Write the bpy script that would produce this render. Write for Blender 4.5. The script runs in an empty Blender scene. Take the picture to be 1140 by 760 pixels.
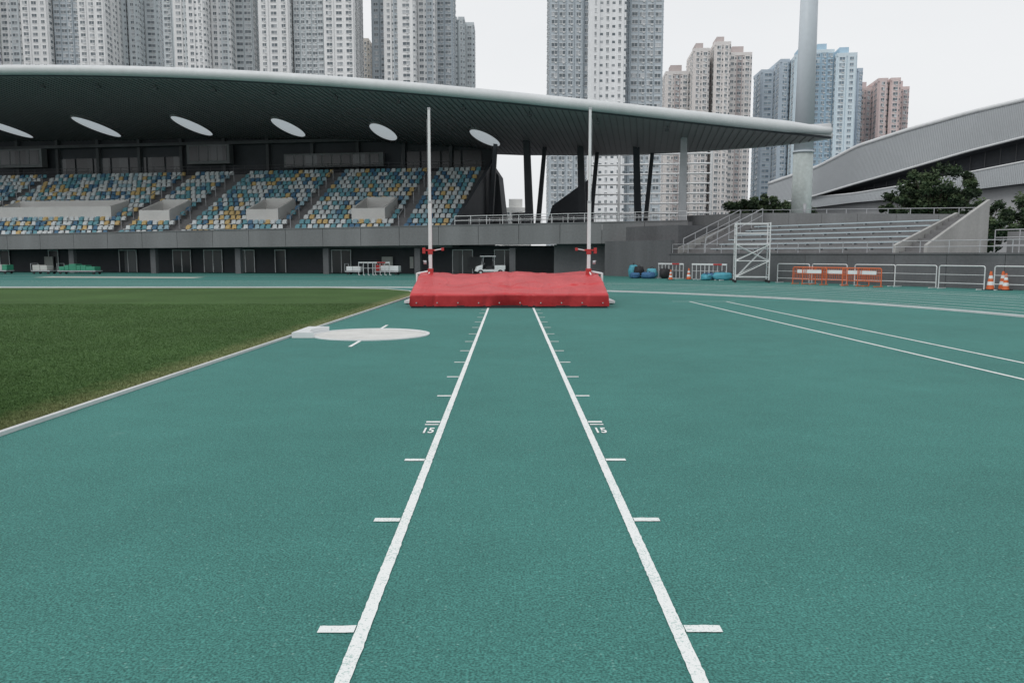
import bpy, math, random
import numpy as np
from mathutils import Vector, Matrix, noise
random.seed(7); np.random.seed(7)
sc=bpy.context.scene
R=math.radians
# ------------------------------------------------------------------ helpers
class MB:
    def __init__(s): s.v=[];s.f=[];s.m=[]
    def face(s,pts,mi=0):
        n=len(s.v); s.v+= [tuple(p) for p in pts]; s.f.append(tuple(range(n,n+len(pts)))); s.m.append(mi)
    def hexa(s,p,mi=0,skip=()):
        n=len(s.v); s.v+=[tuple(q) for q in p]
        F=[(0,3,2,1),(4,5,6,7),(0,1,5,4),(1,2,6,5),(2,3,7,6),(3,0,4,7)]
        for i,f in enumerate(F):
            if i in skip: continue
            s.f.append(tuple(n+k for k in f)); s.m.append(mi)
    def box(s,x0,x1,y0,y1,z0,z1,mi=0,skip=()):
        s.hexa([(x0,y0,z0),(x1,y0,z0),(x1,y1,z0),(x0,y1,z0),(x0,y0,z1),(x1,y0,z1),(x1,y1,z1),(x0,y1,z1)],mi,skip)
    def cyl(s,p0,p1,r0,r1=None,n=8,mi=0,cap=True):
        r1=r0 if r1 is None else r1
        p0=Vector(p0);p1=Vector(p1);d=(p1-p0)
        if d.length<1e-6: return
        d.normalize(); a=Vector((0,0,1)) if abs(d.z)<.9 else Vector((1,0,0))
        u=d.cross(a).normalized(); w=d.cross(u)
        b=len(s.v)
        for p,r in((p0,r0),(p1,r1)):
            for i in range(n):
                t=2*math.pi*i/n; q=p+u*(math.cos(t)*r)+w*(math.sin(t)*r); s.v.append(tuple(q))
        for i in range(n):
            j=(i+1)%n; s.f.append((b+i,b+j,b+n+j,b+n+i)); s.m.append(mi)
        if cap:
            s.f.append(tuple(b+i for i in range(n))[::-1]); s.m.append(mi)
            s.f.append(tuple(b+n+i for i in range(n))); s.m.append(mi)
    def path(s,pts,r,n=8,mi=0):
        for a,b in zip(pts[:-1],pts[1:]): s.cyl(a,b,r,r,n,mi)
    def tube(s,pts,r,n=14,mi=0,sy=1,taper=0):
        P=[Vector(p) for p in pts]; b=len(s.v); m=len(P)
        for i,p in enumerate(P):
            d=(P[min(i+1,m-1)]-P[max(i-1,0)]).normalized(); u=d.cross(Vector((0,0,1))).normalized(); w=d.cross(u)
            rr=r*(1-taper*max(0,(i-(m-5))/4))
            for k in range(n):
                t=2*math.pi*k/n; s.v.append(tuple(p+u*math.cos(t)*rr*sy+w*math.sin(t)*rr))
        for i in range(m-1):
            for k in range(n):
                j=(k+1)%n; s.f.append((b+i*n+k,b+i*n+j,b+(i+1)*n+j,b+(i+1)*n+k)); s.m.append(mi)
        s.f.append(tuple(b+k for k in range(n))[::-1]); s.m.append(mi); s.f.append(tuple(b+(m-1)*n+k for k in range(n))); s.m.append(mi)
    def obj(s,name,mats,parent=None,smooth=False,bevel=0,loc=None):
        me=bpy.data.meshes.new(name); me.from_pydata(s.v,[],s.f)
        for m in mats: me.materials.append(m)
        me.polygons.foreach_set('material_index',s.m)
        if smooth: me.polygons.foreach_set('use_smooth',[True]*len(s.f))
        me.update()
        o=bpy.data.objects.new(name,me); sc.collection.objects.link(o)
        if parent: o.parent=parent
        if loc: o.location=loc
        if bevel:
            b=o.modifiers.new('bev','BEVEL'); b.width=bevel; b.segments=2; b.limit_method='ANGLE'
        return o
def empty(name,loc=(0,0,0),rz=0):
    e=bpy.data.objects.new(name,None); sc.collection.objects.link(e); e.location=loc; e.rotation_euler=(0,0,rz); e.empty_display_size=.5
    return e
def nt(name):
    m=bpy.data.materials.new(name); m.use_nodes=True; t=m.node_tree
    return m,t,t.nodes['Principled BSDF'],t.nodes,t.links
def M(name,col,rough=.7,var=.2,scale=1.5,fine=12,bump=.0,metal=0,spec=.4,streak=False):
    m,t,b,N,L=nt(name)
    tc=N.new('ShaderNodeTexCoord')
    src=tc.outputs['Object']
    if streak:
        mp=N.new('ShaderNodeMapping'); mp.inputs['Scale'].default_value=(1,1,.12); L.new(src,mp.inputs[0]); s1=mp.outputs[0]
    else: s1=src
    n1=N.new('ShaderNodeTexNoise'); n1.inputs['Scale'].default_value=scale; n1.inputs['Detail'].default_value=5; L.new(s1,n1.inputs['Vector'])
    n2=N.new('ShaderNodeTexNoise'); n2.inputs['Scale'].default_value=fine; n2.inputs['Detail'].default_value=3; L.new(src,n2.inputs['Vector'])
    ad=N.new('ShaderNodeMath'); ad.operation='MULTIPLY_ADD'; L.new(n2.outputs[0],ad.inputs[0]); ad.inputs[1].default_value=.5; L.new(n1.outputs[0],ad.inputs[2])
    mr=N.new('ShaderNodeMapRange'); mr.inputs[1].default_value=.45; mr.inputs[2].default_value=1.05
    mr.inputs[3].default_value=1-var; mr.inputs[4].default_value=1+var; L.new(ad.outputs[0],mr.inputs[0])
    mx=N.new('ShaderNodeVectorMath'); mx.operation='SCALE'; mx.inputs[0].default_value=col[:3]; L.new(mr.outputs[0],mx.inputs['Scale'])
    L.new(mx.outputs[0],b.inputs['Base Color'])
    b.inputs['Roughness'].default_value=rough; b.inputs['Metallic'].default_value=metal; b.inputs['Specular IOR Level'].default_value=spec
    if bump:
        bp=N.new('ShaderNodeBump'); bp.inputs['Strength'].default_value=bump; bp.inputs['Distance'].default_value=.02
        L.new(n2.outputs[0],bp.inputs['Height']); L.new(bp.outputs[0],b.inputs['Normal'])
    return m
# ------------------------------------------------------------------ materials
def track_mat():
    m,t,b,N,L=nt('track_rubber')
    tc=N.new('ShaderNodeTexCoord')
    def noise_(s,d=2,r=.5):
        n=N.new('ShaderNodeTexNoise'); n.inputs['Scale'].default_value=s; n.inputs['Detail'].default_value=d; n.inputs['Roughness'].default_value=r; L.new(tc.outputs['Object'],n.inputs['Vector']); return n
    def mul(c,fac,a,bb,lo,hi):
        mr=N.new('ShaderNodeMapRange'); mr.inputs[1].default_value=a; mr.inputs[2].default_value=bb; mr.inputs[3].default_value=lo; mr.inputs[4].default_value=hi; L.new(fac,mr.inputs[0])
        v=N.new('ShaderNodeVectorMath'); v.operation='SCALE'; L.new(c,v.inputs[0]); L.new(mr.outputs[0],v.inputs['Scale']); return v.outputs[0]
    rgb=N.new('ShaderNodeRGB'); rgb.outputs[0].default_value=(.056,.196,.174,1)
    c=rgb.outputs[0]
    c=mul(c,noise_(95,2).outputs[0],.35,.65,.60,1.40)
    c=mul(c,noise_(28,3).outputs[0],.3,.7,.87,1.13)
    c=mul(c,noise_(.35,5,.6).outputs[0],.3,.7,.91,1.09)
    c=mul(c,noise_(2.2,4,.7).outputs[0],.3,.7,.94,1.06)
    n=noise_(1.3,8,.75)
    cr=N.new('ShaderNodeMapRange'); cr.inputs[1].default_value=.64; cr.inputs[2].default_value=.8; cr.inputs[3].default_value=0; cr.inputs[4].default_value=.4; L.new(n.outputs[0],cr.inputs[0])
    mx=N.new('ShaderNodeMix'); mx.data_type='RGBA'; L.new(cr.outputs[0],mx.inputs[0]); L.new(c,mx.inputs[6]); mx.inputs[7].default_value=(.28,.40,.38,1)
    vo=N.new('ShaderNodeTexVoronoi'); vo.inputs['Scale'].default_value=55; L.new(tc.outputs['Object'],vo.inputs['Vector'])
    sp=N.new('ShaderNodeSeparateColor'); L.new(vo.outputs['Color'],sp.inputs[0])
    g=N.new('ShaderNodeMath'); g.operation='GREATER_THAN'; g.inputs[1].default_value=.965; L.new(sp.outputs[0],g.inputs[0])
    d=N.new('ShaderNodeMath'); d.operation='LESS_THAN'; d.inputs[1].default_value=.32; L.new(vo.outputs['Distance'],d.inputs[0])
    gd=N.new('ShaderNodeMath'); gd.operation='MULTIPLY'; L.new(g.outputs[0],gd.inputs[0]); L.new(d.outputs[0],gd.inputs[1])
    g2=N.new('ShaderNodeMath'); g2.operation='MULTIPLY'; g2.inputs[1].default_value=.5; L.new(gd.outputs[0],g2.inputs[0])
    m2=N.new('ShaderNodeMix'); m2.data_type='RGBA'; L.new(g2.outputs[0],m2.inputs[0]); L.new(mx.outputs[2],m2.inputs[6]); m2.inputs[7].default_value=(.22,.42,.38,1)
    n5=noise_(.9,6,.8); st=N.new('ShaderNodeMapRange'); st.inputs[1].default_value=.36; st.inputs[2].default_value=.28; st.inputs[3].default_value=1; st.inputs[4].default_value=.8; L.new(n5.outputs[0],st.inputs[0])
    vv=N.new('ShaderNodeVectorMath'); vv.operation='SCALE'; L.new(m2.outputs[2],vv.inputs[0]); L.new(st.outputs[0],vv.inputs['Scale'])
    L.new(vv.outputs[0],b.inputs['Base Color'])
    b.inputs['Roughness'].default_value=.85; b.inputs['Specular IOR Level'].default_value=.25
    bp=N.new('ShaderNodeBump'); bp.inputs['Strength'].default_value=.7; bp.inputs['Distance'].default_value=.005; L.new(noise_(120,2).outputs[0],bp.inputs['Height']); L.new(bp.outputs[0],b.inputs['Normal'])
    return m
def paint_mat():
    m,t,b,N,L=nt('line_paint')
    tc=N.new('ShaderNodeTexCoord')
    n=N.new('ShaderNodeTexNoise'); n.inputs['Scale'].default_value=110; n.inputs['Detail'].default_value=3; L.new(tc.outputs['Object'],n.inputs['Vector'])
    n2=N.new('ShaderNodeTexNoise'); n2.inputs['Scale'].default_value=4; n2.inputs['Detail'].default_value=5; L.new(tc.outputs['Object'],n2.inputs['Vector'])
    a=N.new('ShaderNodeMath'); a.operation='MULTIPLY_ADD'; L.new(n2.outputs[0],a.inputs[0]); a.inputs[1].default_value=.35; L.new(n.outputs[0],a.inputs[2])
    mr=N.new('ShaderNodeMapRange'); mr.inputs[1].default_value=.72; mr.inputs[2].default_value=.84; mr.inputs[3].default_value=0; mr.inputs[4].default_value=.55; L.new(a.outputs[0],mr.inputs[0])
    mx=N.new('ShaderNodeMix'); mx.data_type='RGBA'; L.new(mr.outputs[0],mx.inputs[0]); mx.inputs[6].default_value=(.80,.82,.81,1); mx.inputs[7].default_value=(.12,.33,.29,1)
    L.new(mx.outputs[2],b.inputs['Base Color']); b.inputs['Roughness'].default_value=.75
    bp=N.new('ShaderNodeBump'); bp.inputs['Strength'].default_value=.5; bp.inputs['Distance'].default_value=.004; L.new(n.outputs[0],bp.inputs['Height']); L.new(bp.outputs[0],b.inputs['Normal'])
    return m
EDGE=[(-4.45,-15),(-4.24,6.67),(-3.99,14.7),(-3.5,27.9),(-3.55,30.2),(-4.1,32.6),(-5.4,34.5),(-8,35.6)]
def grass_mat(name,blade=False):
    m,t,b,N,L=nt(name)
    tc=N.new('ShaderNodeTexCoord')
    def noise_(s,d=2,r=.5):
        n=N.new('ShaderNodeTexNoise'); n.inputs['Scale'].default_value=s; n.inputs['Detail'].default_value=d; n.inputs['Roughness'].default_value=r; L.new(tc.outputs['Object'],n.inputs['Vector']); return n
    se=N.new('ShaderNodeSeparateXYZ'); L.new(tc.outputs['Object'],se.inputs[0])
    a=N.new('ShaderNodeMath'); a.operation='MULTIPLY_ADD'; L.new(se.outputs[1],a.inputs[0]); a.inputs[1].default_value=.033; a.inputs[2].default_value=-4.45
    d=N.new('ShaderNodeMath'); d.operation='SUBTRACT'; L.new(a.outputs[0],d.inputs[0]); L.new(se.outputs[0],d.inputs[1])
    nn=noise_(3,4,.7)
    d2=N.new('ShaderNodeMath'); d2.operation='MULTIPLY_ADD'; L.new(nn.outputs[0],d2.inputs[0]); d2.inputs[1].default_value=-.8; L.new(d.outputs[0],d2.inputs[2])
    mr=N.new('ShaderNodeMapRange'); mr.inputs[1].default_value=-.35; mr.inputs[2].default_value=.25; mr.inputs[3].default_value=.75; mr.inputs[4].default_value=0; L.new(d2.outputs[0],mr.inputs[0])
    r=N.new('ShaderNodeValToRGB'); L.new(noise_(9,6,.75).outputs[0],r.inputs[0])
    k=1.35 if blade else 1.15
    r.color_ramp.elements[0].position=.25; r.color_ramp.elements[0].color=(.036*k,.076*k,.026*k,1)
    r.color_ramp.elements[1].position=.75; r.color_ramp.elements[1].color=(.074*k,.128*k,.044*k,1)
    v=N.new('ShaderNodeVectorMath'); v.operation='SCALE'; L.new(r.outputs[0],v.inputs[0])
    m2=N.new('ShaderNodeMapRange'); m2.inputs[1].default_value=.3; m2.inputs[2].default_value=.7; m2.inputs[3].default_value=.82; m2.inputs[4].default_value=1.18; L.new(noise_(.3,4,.6).outputs[0],m2.inputs[0]); L.new(m2.outputs[0],v.inputs['Scale'])
    mx=N.new('ShaderNodeMix'); mx.data_type='RGBA'; L.new(mr.outputs[0],mx.inputs[0]); L.new(v.outputs[0],mx.inputs[6]); mx.inputs[7].default_value=(.24,.24,.12,1)
    L.new(mx.outputs[2],b.inputs['Base Color']); b.inputs['Roughness'].default_value=.9; b.inputs['Specular IOR Level'].default_value=.1
    bp=N.new('ShaderNodeBump'); bp.inputs['Strength'].default_value=.6; bp.inputs['Distance'].default_value=.02; L.new(noise_(40,4).outputs[0],bp.inputs['Height']); L.new(bp.outputs[0],b.inputs['Normal'])
    return m
def glass_mat(name,dark=(.03,.04,.05),light=(.30,.33,.34),snap=(1.5,1.5,2.9),bias=.72):
    m,t,b,N,L=nt(name)
    tc=N.new('ShaderNodeTexCoord'); sn=N.new('ShaderNodeVectorMath'); sn.operation='SNAP'; L.new(tc.outputs['Object'],sn.inputs[0]); sn.inputs[1].default_value=snap
    w=N.new('ShaderNodeTexWhiteNoise'); L.new(sn.outputs[0],w.inputs[0])
    r=N.new('ShaderNodeValToRGB'); L.new(w.outputs[0],r.inputs[0]); r.color_ramp.elements[0].position=bias*.4; r.color_ramp.elements[0].color=(*dark,1)
    r.color_ramp.elements[1].position=1; r.color_ramp.elements[1].color=(*light,1)
    e=r.color_ramp.elements.new(bias); e.color=(*[a*.7+c*.3 for a,c in zip(dark,light)],1)
    L.new(r.outputs[0],b.inputs['Base Color']); b.inputs['Roughness'].default_value=.2
    return m
m_track=track_mat(); m_paint=paint_mat(); m_grass=grass_mat('turf'); m_blade=grass_mat('turf_blades',True)
m_asph=M('asphalt',(.09,.095,.1),.9,.2,.2,3)
m_conc=M('concrete',(.20,.205,.21),.85,.22,.6,7,.2,streak=True)
m_concD=M('concrete_dark',(.12,.123,.13),.85,.25,.6,7,.2,streak=True)
m_concL=M('concrete_light',(.50,.50,.48),.8,.15,.8,8,.15,streak=True)
m_vom=M('painted_concrete',(.74,.73,.71),.8,.08,.8,8,.1)
m_step=M('terrace_concrete',(.19,.19,.195),.85,.2,1,6)
m_dark=M('dark_cladding',(.05,.055,.064),.6,.2,.5,3)
m_glassD=glass_mat('door_glass',(.025,.03,.035),(.14,.15,.16),(1.2,9,9),.7)
m_white=M('white_metal',(.74,.76,.77),.4,.06,1,6)
m_fascia=M('roof_fascia_paint',(.62,.64,.65),.45,.1,.25,2)
m_soffit=M('soffit_metal',(.34,.315,.325),.6,.1,.3,3)
m_roof=M('roof_sheet',(.45,.46,.47),.5,.08,.3,3)
m_steel=M('galvanised_steel',(.45,.46,.48),.45,.12,2,10,metal=.3)
m_red=M('red_paint',(.45,.04,.04),.45,.15,2,12)
m_blk=M('black_rubber',(.025,.025,.028),.7,.2,3,20)
m_orange=M('orange_plastic',(.68,.15,.05),.45,.12,3,15)
m_blue=M('blue_fabric',(.05,.14,.28),.7,.2,4,15)
m_cyan=M('cyan_plastic',(.08,.33,.42),.5,.2,4,15)
m_green=M('green_paint',(.05,.27,.17),.5,.2,2,10)
m_alu=M('aluminium',(.68,.69,.70),.4,.1,2,14,metal=.2)
# ------------------------------------------------------------------ ground
g=MB(); g.face([(-3000,-600,-.012),(3000,-600,-.012),(3000,4500,-.012),(-3000,4500,-.012)]); g.obj('ground',[m_asph])
g=MB(); g.face([(-80,-20,0),(46,-20,0),(46,66,0),(-80,80,0)]); g.obj('athletics_track',[m_track])
g=MB(); g.face([(-80,-15,.012)]+[(x,y,.012) for x,y in EDGE]+[(-80,35.6,.012)]); g.obj('grass_field',[m_grass])
ey=[p[1] for p in EDGE]; ex=[p[0] for p in EDGE]
n=150000
D=5+ (np.random.rand(n)**1.25)*19
xe=np.interp(D,ey,ex)-.03
xl=-.70*D-.5
X=xl+(xe-xl)*np.random.rand(n); ok=xl<xe; X=X[ok];D=D[ok];n=len(D)
h=.008+.018*np.random.rand(n); a=np.random.rand(n)*6.283; w=.0025+.003*np.random.rand(n)+.0002*D
V=np.zeros((n,3,3)); dx=np.cos(a)*w; dy=np.sin(a)*w
V[:,0]=np.stack([X-dx,D-dy,np.full(n,.01)],1); V[:,1]=np.stack([X+dx,D+dy,np.full(n,.01)],1)
V[:,2]=np.stack([X+np.random.randn(n)*.01,D+np.random.randn(n)*.01,.012+h],1)
me=bpy.data.meshes.new('grass_blades'); me.vertices.add(3*n); me.vertices.foreach_set('co',V.reshape(-1)); me.loops.add(3*n); me.loops.foreach_set('vertex_index',np.arange(3*n)); me.polygons.add(n); me.polygons.foreach_set('loop_start',np.arange(0,3*n,3)); me.update(calc_edges=True)
me.materials.append(m_blade); o=bpy.data.objects.new('grass_blades',me); sc.collection.objects.link(o)
def ribbon(mb,pts,w,z0,z1=None,mi=0):
    P=[Vector((p[0],p[1])) for p in pts]; Ls=[];Rs=[]
    for i,p in enumerate(P):
        a=P[max(i-1,0)];b=P[min(i+1,len(P)-1)]; d=(b-a).normalized(); nn=Vector((-d.y,d.x))
        Ls.append(p+nn*w/2);Rs.append(p-nn*w/2)
    for i in range(len(P)-1):
        if z1 is None: mb.face([(*Rs[i],z0),(*Rs[i+1],z0),(*Ls[i+1],z0),(*Ls[i],z0)],mi)
        else: mb.hexa([(*Ls[i],z0),(*Rs[i],z0),(*Rs[i+1],z0),(*Ls[i+1],z0),(*Ls[i],z1),(*Rs[i],z1),(*Rs[i+1],z1),(*Ls[i+1],z1)],mi)
g=MB(); ribbon(g,EDGE+[(-80,35.6)],.05,0.001,.035); g.obj('grass_kerb',[m_alu])
C=(-8,15.4)
def lane(r):
    p=[(-80,C[1]+r)]
    for i in range(41):
        a=math.pi/2*(1-i/40); p.append((C[0]+r*math.cos(a),C[1]+r*math.sin(a)))
    p.append((C[0]+r,-19)); return p
g=MB()
for i in range(1,9): ribbon(g,lane(20.7+1.22*i),.06,.005)
g.obj('lane_markings',[m_paint])
g=MB(); ribbon(g,lane(20.65),.12,0.001,.05); g.obj('track_kerb',[m_alu])
g=MB()
ribbon(g,[(6.61,-5),(5.74,25.3)],.06,.005); ribbon(g,[(7.38,-5),(6.9,25.3)],.06,.005)
g.face([(5.2,25.35,.0055),(7.2,25.35,.0055),(7.2,25.4,.0055),(5.2,25.4,.0055)])
g.obj('long_jump_runway_markings',[m_paint])
g=MB()
ribbon(g,[(-80,63),(-41,58),(6,50.5)],.1,.006); ribbon(g,[(-70,53.2),(-20,49.8)],.07,.006); ribbon(g,[(9,44),(12.5,40),(16,35.2)],.06,.0065)
ribbon(g,[(4.5,41),(9.5,38.6),(14,34.6),(18,28)],.06,.007)
g.obj('start_markings',[m_paint])
g=MB(); g.face([(-31,52,.004),(-20,50.5,.004),(-20,52.6,.004),(-31,54.2,.004)]); g.obj('sand_pit',[M('sand',(.55,.53,.48),.9,.1,3,20)])
# ------------------------------------------------------------------ runway
g=MB(); z=.0045
def jit(a,b,c,amp): return amp*(noise.noise(Vector((a*31,b*31,c)))+.6*noise.noise(Vector((a*95,b*95,c+3))))
def rlong(x0,x1,y0,y1,step=.03):
    ys=np.arange(y0,y1+step,step)
    for a,b_ in zip(ys[:-1],ys[1:]):
        g.face([(x0+jit(x0,a,0,.0035),a,z),(x1+jit(x1,a,1,.0035),a,z),(x1+jit(x1,b_,1,.0035),b_,z),(x0+jit(x0,b_,0,.0035),b_,z)])
def rwide(x0,x1,y0,y1):
    xs=np.linspace(x0,x1,9)
    for a,b_ in zip(xs[:-1],xs[1:]):
        g.face([(a,y0+jit(a,y0,5,.004),z),(b_,y0+jit(b_,y0,5,.004),z),(b_,y1+jit(b_,y1,6,.004),z),(a,y1+jit(a,y1,6,.004),z)])
rlong(-.617,-.562,1.5,12); rlong(-.617,-.562,12,22.6,.3); rlong(-.617,-.562,-3,1.5,.5)
rlong(.648,.703,1.5,12); rlong(.648,.703,12,22.6,.3); rlong(.648,.703,-3,1.5,.5)
for i in range(-3,15):
    y=3.06+1.327*i; l=.13 if i!=3 else .11
    rwide(-.617-.02-l,-.617-.004,y-.03,y+.03); rwide(.703+.004,.703+.02+l,y-.03,y+.03)
    if i==3:
        rwide(-.617-.02-l,-.617-.01,y-.13,y-.09); rwide(.703+.01,.703+.02+l,y-.13,y-.09)
g.obj('pole_vault_runway_lines',[m_paint])
for x in (-.695,.778):
    c=bpy.data.curves.new('runway_number','FONT'); c.body='15'; c.size=.13; c.align_x='CENTER'; c.offset=.004
    to=bpy.data.objects.new('tmp',c); sc.collection.objects.link(to); bpy.context.view_layer.update()
    me=bpy.data.meshes.new_from_object(to.evaluated_get(bpy.context.evaluated_depsgraph_get())); bpy.data.objects.remove(to)
    me.materials.clear(); me.materials.append(m_paint)
    o=bpy.data.objects.new('runway_number',me); sc.collection.objects.link(o); o.location=(x,6.60,.0052); o.scale=(.85,2.1,1)
# ------------------------------------------------------------------ throwing circle
e=empty('shot_put_circle',(-2.6,14.9,0))
g=MB(); N_=64; g.face([(1.05*math.cos(2*math.pi*i/N_),1.05*math.sin(2*math.pi*i/N_),.006) for i in range(N_)])
g.obj('circle_slab',[M('circle_concrete',(.60,.60,.58),.8,.16,2,14)],e)
g=MB(); ribbon(g,[(1.07*math.cos(2*math.pi*i/N_),1.07*math.sin(2*math.pi*i/N_)) for i in range(N_+1)],.06,.001,.02); g.obj('circle_rim',[m_white],e)
g=MB(); g.face([(-.03,-2.0,.005),(.03,-2.0,.005),(.03,-1.12,.005),(-.03,-1.12,.005)]); g.face([(-.03,1.12,.005),(.03,1.12,.005),(.03,2.0,.005),(-.03,2.0,.005)]); g.obj('side_lines',[m_paint],e)
g=MB()
for i in range(16):
    a0=R(146+68*i/16);a1=R(146+68*(i+1)/16)
    def q(a,r,z): return (r*math.cos(a),r*math.sin(a),z)
    def ou(a,z): return (-1.32,1.1*math.sin(a),z)
    g.hexa([q(a0,1.11,.002),q(a1,1.11,.002),ou(a1,.002),ou(a0,.002),q(a0,1.11,.1),q(a1,1.11,.1),ou(a1,.1),ou(a0,.1)])
g.obj('stop_board',[m_white],e)
# ------------------------------------------------------------------ landing mat
m_vinyl,t,b,N,L=nt('red_vinyl')
tc=N.new('ShaderNodeTexCoord'); n1=N.new('ShaderNodeTexNoise'); n1.inputs['Scale'].default_value=1.6; n1.inputs['Detail'].default_value=6; L.new(tc.outputs['Object'],n1.inputs['Vector'])
r=N.new('ShaderNodeValToRGB'); r.color_ramp.elements[0].position=.3; r.color_ramp.elements[0].color=(.46,.026,.032,1); r.color_ramp.elements[1].position=.7; r.color_ramp.elements[1].color=(.60,.052,.058,1)
L.new(n1.outputs[0],r.inputs[0]); L.new(r.outputs[0],b.inputs['Base Color']); b.inputs['Roughness'].default_value=.38; b.inputs['Specular IOR Level'].default_value=.4
mpv=N.new('ShaderNodeMapping'); mpv.inputs['Scale'].default_value=(1.6,.6,1); mpv.inputs['Rotation'].default_value=(0,0,.5); L.new(tc.outputs['Object'],mpv.inputs[0])
n2=N.new('ShaderNodeTexNoise'); n2.inputs['Scale'].default_value=3.5; n2.inputs['Detail'].default_value=4; n2.inputs['Distortion'].default_value=1.2; L.new(mpv.outputs[0],n2.inputs['Vector'])
bp=N.new('ShaderNodeBump'); bp.inputs['Strength'].default_value=.35; bp.inputs['Distance'].default_value=.05; L.new(n2.outputs[0],bp.inputs['Height']); L.new(bp.outputs[0],b.inputs['Normal'])
pv=[(0,22.34,.05),(.35,22.31,.2),(.62,22.28,.36),(.74,22.36,.41),(1.3,22.85,.52),(2.9,24.2,.80),(3.6,24.9,.90),(4.0,25.3,.88),(7.2,28.5,.86),(7.5,28.8,.82),(8.2,28.86,.05)]
sv=np.linspace(0,8.2,170); yv=np.interp(sv,[p[0] for p in pv],[p[1] for p in pv]); zv=np.interp(sv,[p[0] for p in pv],[p[2] for p in pv])
us=[(-2.77,0),(-2.79,.3),(-2.78,.6),(-2.77,.93)]+[(x,1) for x in np.linspace(-2.74,2.76,160)]+[(2.79,.93),(2.80,.6),(2.81,.3),(2.79,0)]
def ridge(x,y,s,seed,w=.05):
    return math.exp(-(abs(noise.noise(Vector((x*s,y*s*.8,seed))))/w)**2)
verts=[];faces=[]
for (x,f) in us:
    for s_,y,z in zip(sv,yv,zv):
        zz=.05+(z-.05)*f
        top=max(0,min(1,(z-.36)/.2))*(f)
        q=Vector((x*.5,y*.5,z*.3))
        nz=noise.noise(q)*.04+.007*noise.noise(q*4)
        cb=.03*math.cos(x*math.pi/2.75*2.0)-.01
        rg=ridge(x+.3*y,y*.6-x*.2,.55,5.,.05)*-.03+ridge(x*.9-y*.4,y,.9,9.,.04)*.018
        pinch=-.05*math.exp(-((x-.04)/.12)**2)*(1 if s_<3.6 else .6)
        zz+=top*(nz+cb+rg+pinch)
        yy=y
        if s_<2:
            yy+=.03*noise.noise(Vector((x*1.6,z*1.5,1)))+.014*abs(noise.noise(Vector((x*5,z*1.0,4))))+.03*ridge(x,z*.3,1.4,3.,.06)
            yy+=.30*math.exp(-((x-.04)/.38)**4)*max(0,1-s_/2)
        xx=x+.02*noise.noise(Vector((y*1.5,z*3,2)))*(1 if abs(x)>2.6 else 0)
        verts.append((xx,yy,max(.03,zz)))
nv=len(sv)
for i in range(len(us)-1):
    for j in range(nv-1): faces.append((i*nv+j,(i+1)*nv+j,(i+1)*nv+j+1,i*nv+j+1))
e=empty('pole_vault_landing_mat')
me=bpy.data.meshes.new('cover'); me.from_pydata(verts,[],faces); me.materials.append(m_vinyl); me.polygons.foreach_set('use_smooth',[True]*len(faces)); me.update()
o=bpy.data.objects.new('cover',me); sc.collection.objects.link(o); o.parent=e
g=MB()
for x in np.arange(-2.6,2.7,.58): g.cyl((x,22.25,.15),(x,22.31,.15),.018,.018,8)
g.obj('eyelets',[m_steel],e)
g=MB(); g.box(-2.7,2.7,22.75,28.7,.005,.06)
for x in np.linspace(-2.6,2.6,8): g.box(x-.04,x+.04,22.5,28.75,.062,.1)
g.box(-2.76,2.76,22.36,22.44,.0,.07)
g.obj('base_pallet',[m_blk],e)
g=MB()
for x in (-2.84,2.86):
    for y in (23.1,25.2,27.4): g.cyl((x-.03,y,.07),(x+.03,y,.07),.07,.07,12)
g.obj('wheels',[m_blk],e,True)
for sx,cx in ((-1,-2.45),(1,2.47)):
    e=empty('pole_vault_upright',(cx,24.9,0))
    g=MB()
    g.box(-.05+0,.05,-.06,.06,.85,3.1,0); g.box(-.037,.037,-.045,.045,3.1,5.88,0); g.box(-.055,.055,-.065,.065,3.06,3.14,1)
    g.box(-.045,.045,-.055,.055,5.88,5.93,1)
    g.cyl((0,0,.98),(sx*.42,0,.9),.035,.035,8,0); g.cyl((sx*.42,0,.92),(sx*.42,0,.12),.04,.04,8,0)
    g.box(min(sx*.42-.3,sx*.42+.3),max(sx*.42-.3,sx*.42+.3),-.9,.9,.03,.11,0)
    g.cyl((sx*.42,-.8,.1),(0,-.02,1.0),.025,.025,8,0); g.cyl((sx*.42,.8,.1),(0,.02,1.0),.025,.025,8,0)
    g.obj('mast',[m_white,m_steel],e,bevel=.006)
    g=MB()
    g.box(-.16,.16,-.035,.035,1.60,1.65,0); g.box(sx*.2-.045,sx*.2+.045,-.06,.06,1.52,1.70,0) ; g.box(-.07,.07,-.08,.08,1.50,1.66,0)
    g.cyl((-sx*.12,-.02,1.62),(-sx*.36,-.02,1.66),.02,.018,8,1)
    g.box(-sx*.38-.04,-sx*.38+.04,-.04,.04,1.61,1.70,0)
    g.box(-.08,.08,-.09,.09,.88,1.06,0)
    g.obj('height_slide_and_pads',[m_red,m_alu],e,bevel=.012)
    g=MB(); g.cyl((sx*.12,-.08,1.25),(sx*.2,-.08,1.25),.06,.06,14,0); g.cyl((sx*.2,-.08,1.25),(sx*.2,-.2,1.3),.012,.012,6,0); g.cyl((sx*.058,0,1.3),(sx*.058,0,5.6),.006,.006,6,0)
    g.obj('winch_and_cable',[m_steel],e)
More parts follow.
